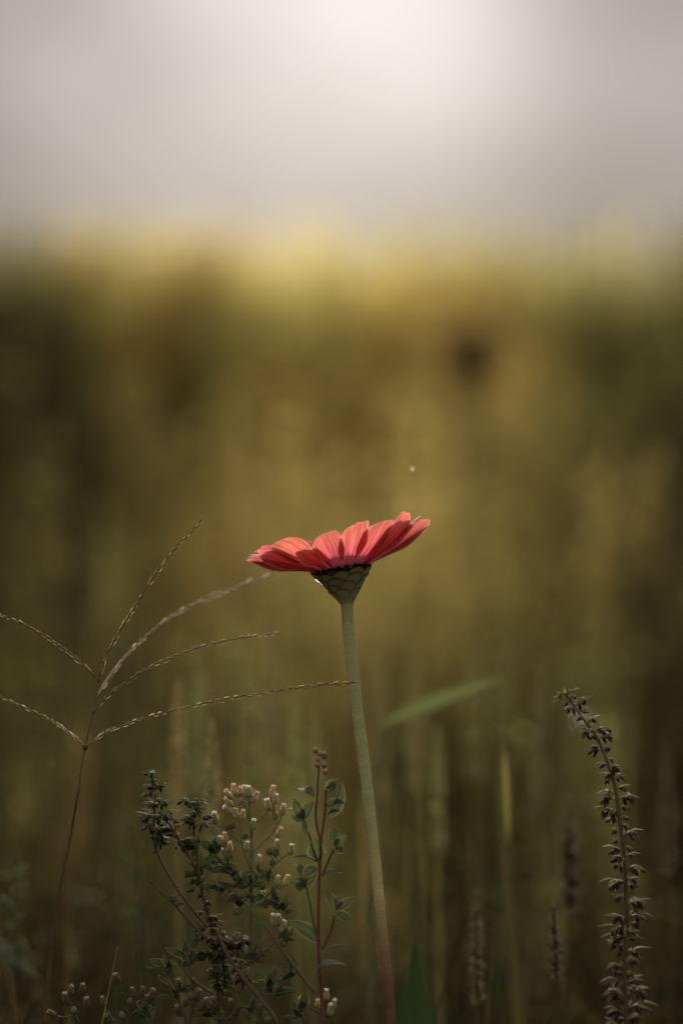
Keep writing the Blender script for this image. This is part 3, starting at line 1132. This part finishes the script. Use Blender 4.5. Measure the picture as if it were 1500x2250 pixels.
# drifting seed
fr = P(908, 1036, 0.985)
m = MB(fr)
m.blob(fr - Vector((0, 0, 0.0018)), (0.1, 0, 1), 0.0026, 0.0006, (0.5, 0.45, 0.2))
for k in range(26):
    a = random.uniform(0, 6.28)
    e = fr + Vector((math.cos(a) * 0.0012 - 0.0008, math.sin(a) * 0.0012, random.uniform(0.0008, 0.0028)))
    s = rvec(0.0001)
    m.f.append((m.vert(fr - s, (0.85, 0.8, 0.5)), m.vert(fr + s, (0.85, 0.8, 0.5)), m.vert(e, (0.85, 0.8, 0.5))))
so = m.build('drifting_seed', M_FLUFF)
so.location = fr
tag(so, 'tiny pale seed drifting in the air above the zinnia', 'seed')

# ------------------------------------------------------------------ button weed (small white-tufted heads)
VASE = [(0, 0.35), (0.08, 0.85), (0.25, 1.0), (0.5, 0.85), (0.75, 0.62), (0.92, 0.66), (1.0, 0.70)]


def head_meshes(body, tuft, wide=1.0, seed=0):
    random.seed(100 + seed)
    m = MB()
    m.blob((0, 0, 0), (0, 0, 1), 0.0040, 0.00125 * wide, body, VASE, 9, tuple(min(1, x * 1.3 + 0.03) for x in body))
    for k in range(8):
        a = 2 * math.pi * k / 8
        r = 0.00128 * wide
        m.leaf((math.cos(a) * r * 0.7, math.sin(a) * r * 0.7, 0.0001), (math.cos(a) * r * 0.75, math.sin(a) * r * 0.75, 0.0038), 0.0008,
               (math.cos(a), math.sin(a), 0), 0.11, -0.1, jit(body, 0.25), 5, 2)
    b = m.data('bud', M_LEAF)
    m = MB()
    for k in range(60):
        a = random.uniform(0, 6.28)
        r = random.uniform(0, 0.0008) * wide
        p = Vector((math.cos(a) * r, math.sin(a) * r, 0.0036))
        e = Vector((math.cos(a) * r * 1.6, math.sin(a) * r * 1.6, 0.0036 + random.uniform(0.0006, 0.0013)))
        s = Vector((-math.sin(a), math.cos(a), 0)) * 0.00012
        m.f.append((m.vert(p - s, tuft), m.vert(p + s, tuft), m.vert(e + s, tuft), m.vert(e - s, tuft)))
    return b, m.data('tuft', M_FLUFF)


HD = [head_meshes((0.32, 0.31, 0.16), (0.80, 0.74, 0.66), 1.0, 1), head_meshes((0.46, 0.38, 0.21), (0.72, 0.56, 0.42), 0.95, 2),
      head_meshes((0.20, 0.22, 0.11), (0.75, 0.70, 0.62), 1.12, 3),
      head_meshes((0.13, 0.115, 0.06), (0.30, 0.25, 0.18), 1.0, 4)]  # darkened copy for the low weeds, bottom shade put into its colour
# closed round bud
m = MB()
m.blob((0, 0, 0), (0, 0, 1), 0.0030, 0.0013, (0.15, 0.155, 0.075), [(0, 0.35), (0.15, 0.85), (0.45, 1.0), (0.75, 0.8), (1.0, 0.25)], 9)
HDC = m.data('bud', M_LEAF)
random.seed(33)


def add_head(t, root, pos, axis, scale=1.0, closed=False, kind=None):
    if closed:
        o = link('flower_bud', HDC, t)
        place(o, pos, axis, scale, random.uniform(0, 6), t, root)
        return
    b, tf = HD[kind if kind is not None else random.choice((0, 0, 1, 2))]
    o = link('flower_bud', b, t)
    place(o, pos, axis, scale, random.uniform(0, 6), t, root)
    link('tuft', tf, o)


def button_weed(label, root, main, branches, d, col=(0.15, 0.17, 0.08), scale=1.0, rad_=(1.6, 3.4), group=None, force=None):
    """main: pixel path from top down; branches: (pixel path from the stem outward, [bud pixels])"""
    t = thing('button_weed', root, label, 'weed', group)
    path = catmull([P(x, y, d) for x, y in main] + [root - Vector((0, 0, 0.005))], 40)
    m = MB(root)
    m.tube(path, [PX * (rad_[0] + (rad_[1] - rad_[0]) * min(1, i / 16)) for i in range(40)], lambda q: jit(col, 0.08), 7)
    m.build('stem', M_STEM, t)
    for bp, buds in branches:
        dz = random.uniform(-0.006, 0.008)
        nb = len(bp)
        bpath = catmull([P(x, y, d + dz * i / max(1, nb - 1)) for i, (x, y) in enumerate(bp)], 12) if nb > 1 else [P(bp[0][0], bp[0][1], d)]
        m = MB(root)
        if nb > 1:
            m.tube(bpath, [PX * (2.3 - 0.9 * i / 11) for i in range(12)], jit(col, 0.1), 6)
        for bd in buds:
            bx, by = bd[0], bd[1]
            pos = P(bx, by, d + dz + random.uniform(-0.003, 0.003))
            # join to the nearest point of the branch that lies lower
            cand = [q for q in bpath if q.z < pos.z - 0.0005] or [min(bpath, key=lambda q: q.z)]
            jn = min(cand, key=lambda q: (q - pos).length + 0.3 * abs(q.x - pos.x))
            ax = Vector((pos.x - jn.x, 0, abs(pos.z - jn.z) + 0.004)).normalized()
            ax = (ax + Vector((random.uniform(-0.25, 0.25), random.uniform(-0.25, 0.1), 0.3))).normalized()
            base = pos - ax * 0.002 * scale
            sp_ = catmull([jn, jn.lerp(base, 0.55) + Vector((0, 0, -0.0006)), base + ax * 0.0004], 7)
            m.tube(sp_, PX * 1.25, jit(col, 0.12), 5)
            add_head(t, root, base, ax, scale * random.uniform(0.85, 1.12), closed=(len(bd) > 2 and bd[2] == 'c'), kind=force if force is not None else (bd[2] if len(bd) > 2 and bd[2] != 'c' else None))
        m.build('branch', M_STEM, t)
    return t


wroot = P(552, 2420, 0.957)
wroot.z = 0
button_weed('upright weed crowded with small vase-shaped buds with white tufts', wroot,
            [(546, 1760), (550, 1800), (552, 1870), (553, 1940), (552, 2010), (551, 2100), (551, 2250)],
            [([(552, 1940), (598, 1905), (634, 1874)], [(640, 1866, 0), (609, 1858), (604, 1871, 'c'), (591, 1868, 'c'), (597, 1893, 'c')]),
             ([(552, 1876), (585, 1843), (610, 1812)], [(613, 1829, 1), (621, 1782, 1), (603, 1790, 0)]),
             ([(552, 1815), (575, 1796), (594, 1776)], [(598, 1742, 1), (604, 1756, 0), (589, 1770), (600, 1772, 1)]),
             ([(552, 1912), (533, 1862), (527, 1805)], [(533, 1790, 1), (519, 1788, 1), (542, 1860, 0), (541, 1833, 'c')]),
             ([(530, 1852), (506, 1832), (482, 1814)], [(473, 1800, 0), (502, 1814, 'c'), (511, 1811, 'c')]),
             ([(548, 1930), (522, 1912), (512, 1885)], [(505, 1866, 1), (494, 1874, 0), (495, 1842, 1), (486, 1848, 0)]),
             ([(547, 1800), (540, 1775), (530, 1758)], [(514, 1736, 1), (504, 1748, 1), (504, 1764, 1), (523, 1758, 1), (504, 1781, 0), (527, 1740, 1)]),
             ([(550, 1810), (549, 1780), (548, 1756)], [(547, 1742, 0), (560, 1752, 1), (540, 1742, 1)]),
             ([(552, 1870), (553, 1845)], [(556, 1813, 0)]), ([(553, 1930), (562, 1912)], [(568, 1891, 0)]),
             ([(553, 2010), (566, 1985)], [(576, 1972, 0), (586, 1985, 'c'), (554, 1970, 'c')]),
             ([(552, 2000), (590, 1965), (606, 1950)], [(609, 1935, 1), (628, 1937, 1), (575, 1945, 'c')]),
             ([(551, 2120), (590, 2080), (618, 2050)], [(602, 2024), (614, 2022), (622, 2040, 1), (638, 2047, 0), (628, 2070, 0)]),
             ], 0.953)
# drooping spent petals at its crown
m = MB(wroot)
for k in range(10):
    b = P(random.choice((532, 552)) + random.uniform(-6, 6), 1738 + random.uniform(-4, 4), 0.951)
    a = random.uniform(-1.2, 1.2)
    m.leaf(b, b + Vector((math.sin(a) * 0.0028, random.uniform(-0.001, 0.001), random.uniform(-0.0028, 0.0008))), 0.0009, (0, -0.5, 1), 0.2, 0.2, jit((0.36, 0.24, 0.16)), 5, 2)
m.build('spent_petals', M_DRY, [o for o in COL.objects if o.get('label', '').startswith('upright weed crowded')][0])

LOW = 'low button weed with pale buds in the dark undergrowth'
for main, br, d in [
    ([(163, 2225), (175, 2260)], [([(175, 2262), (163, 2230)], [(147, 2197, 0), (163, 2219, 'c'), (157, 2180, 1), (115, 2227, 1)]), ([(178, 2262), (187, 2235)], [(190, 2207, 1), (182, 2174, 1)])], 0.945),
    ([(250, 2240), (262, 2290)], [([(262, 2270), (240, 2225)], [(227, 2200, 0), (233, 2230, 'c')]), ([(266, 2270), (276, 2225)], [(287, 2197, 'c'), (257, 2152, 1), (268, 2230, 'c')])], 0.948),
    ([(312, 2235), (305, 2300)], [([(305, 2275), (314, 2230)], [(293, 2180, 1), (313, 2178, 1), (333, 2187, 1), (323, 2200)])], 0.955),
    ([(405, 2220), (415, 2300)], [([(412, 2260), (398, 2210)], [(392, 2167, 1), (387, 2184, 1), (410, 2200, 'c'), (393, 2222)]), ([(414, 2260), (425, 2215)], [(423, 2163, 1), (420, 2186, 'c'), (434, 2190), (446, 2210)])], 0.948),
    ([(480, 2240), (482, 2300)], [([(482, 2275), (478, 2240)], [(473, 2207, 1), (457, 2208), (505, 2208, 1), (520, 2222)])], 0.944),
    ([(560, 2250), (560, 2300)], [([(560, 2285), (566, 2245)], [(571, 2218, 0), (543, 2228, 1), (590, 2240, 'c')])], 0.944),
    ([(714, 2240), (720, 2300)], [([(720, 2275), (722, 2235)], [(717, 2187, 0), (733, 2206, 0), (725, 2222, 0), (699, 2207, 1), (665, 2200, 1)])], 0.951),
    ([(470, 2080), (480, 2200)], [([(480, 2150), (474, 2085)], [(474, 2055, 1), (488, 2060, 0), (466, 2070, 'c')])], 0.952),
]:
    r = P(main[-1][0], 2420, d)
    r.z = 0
    button_weed(LOW, r, main, br, d, (0.09, 0.09, 0.045), force=(3 if main[0][0] < 650 else None), scale=1.0, group='low button weeds in the undergrowth')  # stems and most open buds take darkened tones in place of shade


# ------------------------------------------------------------------ red-stemmed leafy weed left of the stem
RED, REDD = (0.19, 0.075, 0.052), (0.125, 0.075, 0.045)
LG, LGE = (0.062, 0.076, 0.034), (0.17, 0.17, 0.10)


def leaf_part(t, root, b, e, w, dd0, dd1, nrm, arch=0.12, fold=0.25, col=LG, d=0.947, edge=LGE, name='leaf'):
    m = MB(root)
    m.leaf(P(b[0], b[1], d + dd0), P(e[0], e[1], d + dd1), w * PX, nrm, arch, fold, jit(col, 0.15), 9, 6, 0.85, edge, 0.06)
    return m.build(name, M_LEAF, t)


broot = P(715, 2420, 0.95)
broot.z = 0
red = thing('red_stemmed_weed', broot, 'red-stemmed leafy weed with dark oval leaves close to the zinnia stem', 'weed')


def stem_part(t, root, pts, r0, r1, col, d=0.947, ground_=False, name='stem'):
    p = [P(x[0], x[1], d + (x[2] if len(x) > 2 else 0)) for x in pts]
    if ground_:
        p.append(root - Vector((0, 0, 0.006)))
    n = 8 * len(p)
    path = catmull(p, n)
    m = MB(root)
    m.tube(path, [PX * (r0 + (r1 - r0) * min(1, 1.5 * i / (n - 1))) for i in range(n)], lambda q: jit(col, 0.1), 7)
    return m.build(name, M_STEM, t)


stem_part(red, broot, [(716, 1735), (713, 1790), (706, 1840), (703, 1900), (700, 2000), (700, 2080), (704, 2150), (709, 2250)], 2.4, 4.2, RED, ground_=True)
for pts in ([(702, 1668, .004), (697, 1740, .003), (694, 1800, .002), (704, 1852)], [(668, 1802), (684, 1850), (698, 1892)],
            [(736, 1862, -.003), (724, 1885), (708, 1925)], [(672, 1945, .004), (681, 1985, .002), (689, 2030), (700, 2062)], [(735, 2010, -.003), (727, 2045), (708, 2085)]):
    stem_part(red, broot, pts, 1.6, 2.6, REDD, name='branch')
for k in range(9):
    m = MB(broot)
    c = P(random.choice((692, 700, 712)) + random.uniform(-5, 5), random.choice((1660, 1672, 1690, 1706)) + random.uniform(-5, 5), 0.949)
    m.blob(c, (random.uniform(-.4, .4), random.uniform(-.4, .2), 1), 0.0026, 0.0011, jit((0.30, 0.19, 0.13), 0.2), None, 8, (0.5, 0.4, 0.33))
    m.build('flower_bud', M_LEAF, red)
UPN, FRN = (0, -0.25, 1), (0, -1, 0.25)
for b, e, w, z0, z1, nn, ar, fo_ in [
    ((700, 1888), (690, 1834), 36, 0, -.004, FRN, .12, .2), ((700, 2070), (632, 2016), 30, 0, -.006, (-.3, -.6, .8), .16, .12),
    ((703, 2096), (790, 2086), 16, 0, .004, (0, -.45, 1), .14, .2), ((690, 2155), (756, 2112), 22, 0, -.01, (0.1, -.6, .6), .18, .3),
    ((710, 1922), (756, 1921), 17, 0, .004, (0, -.4, 1), .15, .2), ((738, 2002), (775, 1972), 20, 0, -.004, (.2, -.7, .6), .1, .3),
    ((738, 2002), (712, 1962), 20, 0, .004, FRN, .1, .3), ((740, 2003), (770, 2030), 18, 0, 0, FRN, -.15, .2), ((738, 2000), (748, 1960), 16, 0, .008, FRN, .1, .2),
    ((716, 1800), (748, 1718), 26, .002, .004, (.5, -.7, .3), .15, .3), ((714, 1775), (752, 1760), 26, 0, -.006, (0, -.6, .8), .15, .3), ((716, 1748), (750, 1712), 24, 0, .004, FRN, .2, .35),
    ((716, 1790), (756, 1780), 18, 0, .003, (0, -.5, 1), .2, .3), ((716, 1730), (744, 1742), 22, 0, -.004, FRN, .2, .3),
    ((668, 1802), (632, 1772), 24, 0, .008, FRN, .15, .3), ((668, 1802), (690, 1755), 26, 0, .006, FRN, .12, .3), ((667, 1800), (645, 1750), 26, 0, .004, FRN, .15, .3), ((668, 1800), (640, 1798), 20, 0, .0, FRN, -.15, .3),
    ((690, 1752), (650, 1744), 26, .003, .01, (0, -.7, .7), .15, .3), ((668, 1802), (662, 1840), 18, 0, -.003, FRN, .1, .3),
    ((700, 1898), (640, 1886), 15, 0, .0, (0, -.45, 1), .2, .2), ((695, 1906), (658, 1925), 22, 0, .004, FRN, .15, .3),
    ((736, 1862), (768, 1838), 20, -.003, -.006, FRN, .15, .3), ((736, 1862), (762, 1880), 20, -.003, 0, FRN, -.1, .3), ((736, 1860), (740, 1822), 16, -.003, .004, FRN, .15, .3), ((736, 1862), (752, 1868), 18, -.003, -.01, FRN, .1, .3),
    ((724, 1845), (742, 1820), 14, .004, .006, (0, -.3, 1), .25, .2), ((672, 1946), (636, 1925), 22, .004, .004, FRN, .15, .3), ((672, 1946), (655, 1905), 20, .004, .01, FRN, .12, .3), ((672, 1946), (690, 1915), 20, .004, .002, FRN, .12, .3), ((672, 1948), (640, 1952), 20, .004, 0, FRN, -.15, .3),
]:
    if w > 17:
        e = (e[0] + random.uniform(-9, 9), e[1] + random.uniform(-9, 9))
        z1 += random.uniform(-.006, .006)
        nn = (nn[0] + random.uniform(-.5, .5), nn[1], nn[2] + random.uniform(-.1, .6))
        w *= random.uniform(1.0, 1.3)
        fo_ += random.uniform(-.1, .35)
    leaf_part(red, broot, b, e, w, z0, z1, nn, ar, fo_, (0.11, 0.115, 0.085) if b == (690, 2155) else LG)

# ------------------------------------------------------------------ dark branching weed with leaf tufts and seed clusters
DKL, DKE = (0.045, 0.052, 0.024), (0.14, 0.135, 0.08)


def tuft(t, root, c, n, size, d, col=DKL):
    for k in range(n):
        a = random.uniform(-0.5, 3.6)
        ln = size * random.uniform(0.45, 1.25)
        dep = random.uniform(-1, 1) * ln * PX * 0.9
        b = (c[0] + random.uniform(-.25, .25) * size, c[1] + random.uniform(-.3, .3) * size)
        e = (b[0] + math.cos(a) * ln * random.uniform(0.5, 1), b[1] - math.sin(a) * ln * 0.75)
        leaf_part(t, root, b, e, ln * random.uniform(0.3, 0.55), random.uniform(-.002, .002), dep, (random.uniform(-.7, .7), -random.random(), random.uniform(0.1, 1)),
                  random.uniform(-.1, .35), random.uniform(.2, .7), col, d, DKE)


croot = P(640, 2420, 0.945)
croot.z = 0
dk = thing('dark_branching_weed', croot, 'dark weed with brown stems, leaf tufts and seed clusters left of the button weed', 'weed')
stem_part(dk, croot, [(424, 1790, .004), (428, 1850, .003), (436, 1910, .002), (450, 1985), (475, 2050, -.002), (520, 2130, -.006), (575, 2200, -.01), (612, 2260, -.012)], 2.0, 4.6, REDD, ground_=True)
for pts in ([(342, 1712, .006), (341, 1780, .006), (338, 1850, .008), (372, 1925, .006), (420, 1995, .002), (478, 2062)],
            [(346, 1778), (375, 1815), (402, 1860, .002), (430, 1905, .002)], [(515, 1958, -.004), (550, 2000, -.006), (590, 2045, -.008), (632, 2105, -.012), (690, 2180, -.014)],
            [(330, 1935, .002), (380, 1985), (440, 2048, -.002), (476, 2075, -.003)], [(386, 2105), (420, 2150), (470, 2185)]):
    stem_part(dk, croot, pts, 1.5, 3.2, REDD, 0.945, name='branch')
for c, n, s in (((425, 1868), 7, 42), ((432, 1910), 8, 46), ((470, 1880), 6, 40), ((436, 1945), 6, 30), ((515, 1955), 7, 42), ((545, 1935), 6, 34), ((600, 1978), 6, 34), ((555, 1975), 5, 28),
                ((386, 1990), 5, 28), ((405, 2112), 7, 44), ((365, 2130), 6, 40), ((480, 2150), 7, 34), ((560, 2110), 6, 34), ((600, 2180), 7, 40), ((520, 2190), 6, 36), ((430, 2060), 4, 46), ((620, 2075), 5, 30),
                ((500, 1915), 8, 38), ((480, 1960), 7, 34), ((530, 1990), 7, 34), ((455, 2110), 8, 36), ((385, 2180), 8, 40), ((640, 2140), 7, 34), ((560, 2230), 8, 40),
                ((660, 2230), 8, 40), ((440, 2225), 8, 40), ((350, 1860), 6, 34), ((320, 2230), 7, 40), ((585, 1930), 6, 30), ((620, 2000), 6, 30)):
    tuft(dk, croot, c, n + 2, s * 1.15, 0.947 + random.uniform(-.006, .012))


def clusters(t, root, pts, n, size, d, parts):
    pth = catmull([P(x, y, d) for x, y in pts], 20)
    for i in range(n):
        p = pth[random.randrange(20)] + rvec(0.0012)
        a = random.uniform(0, 6.28)
        out_ = Vector((math.cos(a), math.sin(a), random.uniform(-.2, .4))).normalized()
        yv = Vector((0, 0, 1)).cross(out_).normalized()
        zv = out_.cross(yv)
        o = link('seed_cluster', random.choice(parts), t)
        o.matrix_local = Matrix.Translation(p - root) @ Matrix((out_, yv, zv)).transposed().to_4x4() @ Matrix.Scale(size * random.uniform(.7, 1.2), 4)


clusters(dk, croot, [(342, 1706), (341, 1740), (340, 1790)], 16, 0.9, 0.951, CLG)
clusters(dk, croot, [(346, 1778), (375, 1815), (402, 1860)], 18, 0.9, 0.946, CLG)
clusters(dk, croot, [(340, 1800), (345, 1830), (340, 1850)], 16, 1.1, 0.956, CL)
clusters(dk, croot, [(420, 1765), (428, 1790), (436, 1820)], 14, 1.0, 0.948, CLG)
clusters(dk, croot, [(440, 1960), (450, 2000), (470, 2060)], 14, 0.9, 0.946, CL)
clusters(dk, croot, [(475, 2060), (480, 2110), (490, 2180)], 34, 1.0, 0.952, CLG)
clusters(dk, croot, [(520, 2060), (530, 2100), (545, 2160)], 26, 1.0, 0.955, CL)

# ------------------------------------------------------------------ foreground
# broad dark green leaf at the foot of the zinnia
d = 0.82
root = P(925, 2420, d)
root.z = 0
bl = thing('broad_leaf_plant', root, 'broad dark green blurred leaf rising in front of the zinnia stem foot', 'plant')
m = MB(root)
m.leaf(root, P(912, 2068, d), 215 * d / F_PX * 1.02, (0.15, -1, 0.1), -0.03, 0.22, (0.022, 0.036, 0.013), 16, 8, 1.25, wave=0.03)
m.build('leaf', M_LEAF, bl)
m = MB(root)
m.tube(catmull([root - Vector((0, 0, 0.005)), root.lerp(P(912, 2068, d), 0.5) + Vector((0, 0.004, 0)), P(912, 2075, d)], 10), [0.0016 * (1 - 0.8 * i / 9) for i in range(10)], (0.035, 0.05, 0.02), 6)
m.build('midrib', M_LEAF, bl)
m = MB(root)
m.leaf(root, P(1010, 2330, d + 0.02), 0.014, (0.3, -.5, .8), 0.2, 0.2, (0.04, 0.075, 0.03), 8, 4)
m.build('leaf', M_LEAF, bl)

# grass blade leaning in at the lower left
d = 0.84
root = P(-110, 2420, d)
root.z = 0
gb = thing('leaning_grass_blade', root, 'blurred grey-green grass blade leaning into the lower left undergrowth', 'grass')
m = MB(root)
m.leaf(root, P(-60, 2060, d), 0.006, (1, -.5, 0), 0.1, 0.2, (0.06, 0.07, 0.035), 8, 2)
m.build('leaf', M_LEAF, gb)
m = MB(root)
m.leaf(P(-60, 2060, d), P(90, 2155, d), 0.0075, (0.2, -.7, .7), 0.12, 0.2, (0.05, 0.055, 0.035), 10, 4)
m.build('leaf', M_LEAF, gb)


# the uncountable tangle low between the weeds, plus blades added to darken the bottom
def low_growth(n, x0, x1, y0, y1, zmax, col, w):
    x = RNG.uniform(x0, x1, n)
    y = RNG.uniform(y0, y1, n)
    b = np.stack([x, y, np.zeros(n) - 0.003], 1)
    h = zmax * RNG.uniform(0.45, 1.0, n)
    c = np.array(col)[RNG.integers(0, len(col), n)] * RNG.uniform(0.6, 1.4, (n, 1))
    return strips('u', b, h, RNG.uniform(0.4, 1, n) * w, RNG.uniform(0, 3.14, n), RNG.normal(0, .3, n), RNG.uniform(0, 6.28, n), c, M_MEADOW, 5), b, h


UC = [(0.045, 0.040, 0.020), (0.055, 0.035, 0.018), (0.035, 0.045, 0.020), (0.07, 0.05, 0.025)]
ch = []
for args in ((2400, -0.40, 0.40, 0.99, 1.40, 0.25, UC, 0.004), (500, -0.45, -0.10, 0.90, 1.5, 0.27, UC, 0.004), (700, -0.35, 0.35, 0.80, 0.93, 0.225, UC, 0.0035), (500, -0.35, 0.35, 0.955, 1.02, 0.225, UC, 0.0035),
             (130, -0.16, 0.02, 0.50, 0.74, 0.285, UC, 0.0028), (90, 0.02, 0.16, 0.50, 0.74, 0.275, UC, 0.0028)):  # rows close to the lens, added as a blurred veil that darkens the bottom
    s, b, h = low_growth(*args)
    ch.append(s)
    if args[3] < 0.99:
        continue
    sel = np.repeat(np.arange(len(h)), 6)
    t = RNG.uniform(0.3, 1.0, len(sel))
    c = b[sel] + np.array([0, 0, 1.0]) * (h[sel] * t)[:, None] + RNG.normal(0, 0.006, (len(sel), 3))
    c = c[c[:, 1] > 1.14]
    sel = sel[:len(c)]
    ch.append(quads(c, RNG.uniform(0.003, 0.007, len(sel)), 0.45, np.array(UC)[RNG.integers(0, 4, len(sel))] * RNG.uniform(0.6, 1.5, (len(sel), 1))))
u = np_mesh('undergrowth', ch, M_MEADOW)
tag(u, 'dark tangle of low stems and leaves between the weeds, with an added dark veil in front', 'undergrowth', kind='stuff')


# blurred sprigs that lean in between lens and weeds
for (px, py, d, lab, sz) in ((296, 1800, 0.82, 'dark blurred leafy sprig overlapping the dark branching weed', 30), (560, 2010, 0.84, 'dark blurred leafy sprig in front of the button weed', 30),
                             (30, 1880, 0.84, 'dark green blurred sprig under the fan of grass seed branches', 34)):
    root = P(px + 20, 2420, d)
    root.z = 0
    t = thing('leafy_sprig', root, lab, 'weed')
    stem_part(t, root, [(px, py), (px + 6, py + 120), (px + 14, py + 260)], 1.2, 2.4, (0.07, 0.06, 0.03), d, True)
    for k in range(11):
        y = py + random.uniform(-10, 260)
        a = random.uniform(-0.3, 3.4)
        ln = sz * random.uniform(0.7, 1.3)
        leaf_part(t, root, (px + 5, y), (px + 5 + math.cos(a) * ln, y - math.sin(a) * ln), ln * 0.4, 0, random.uniform(-.01, .01), (random.uniform(-.5, .5), -1, .5), .15, .3, (0.05, 0.058, 0.026), d, None)
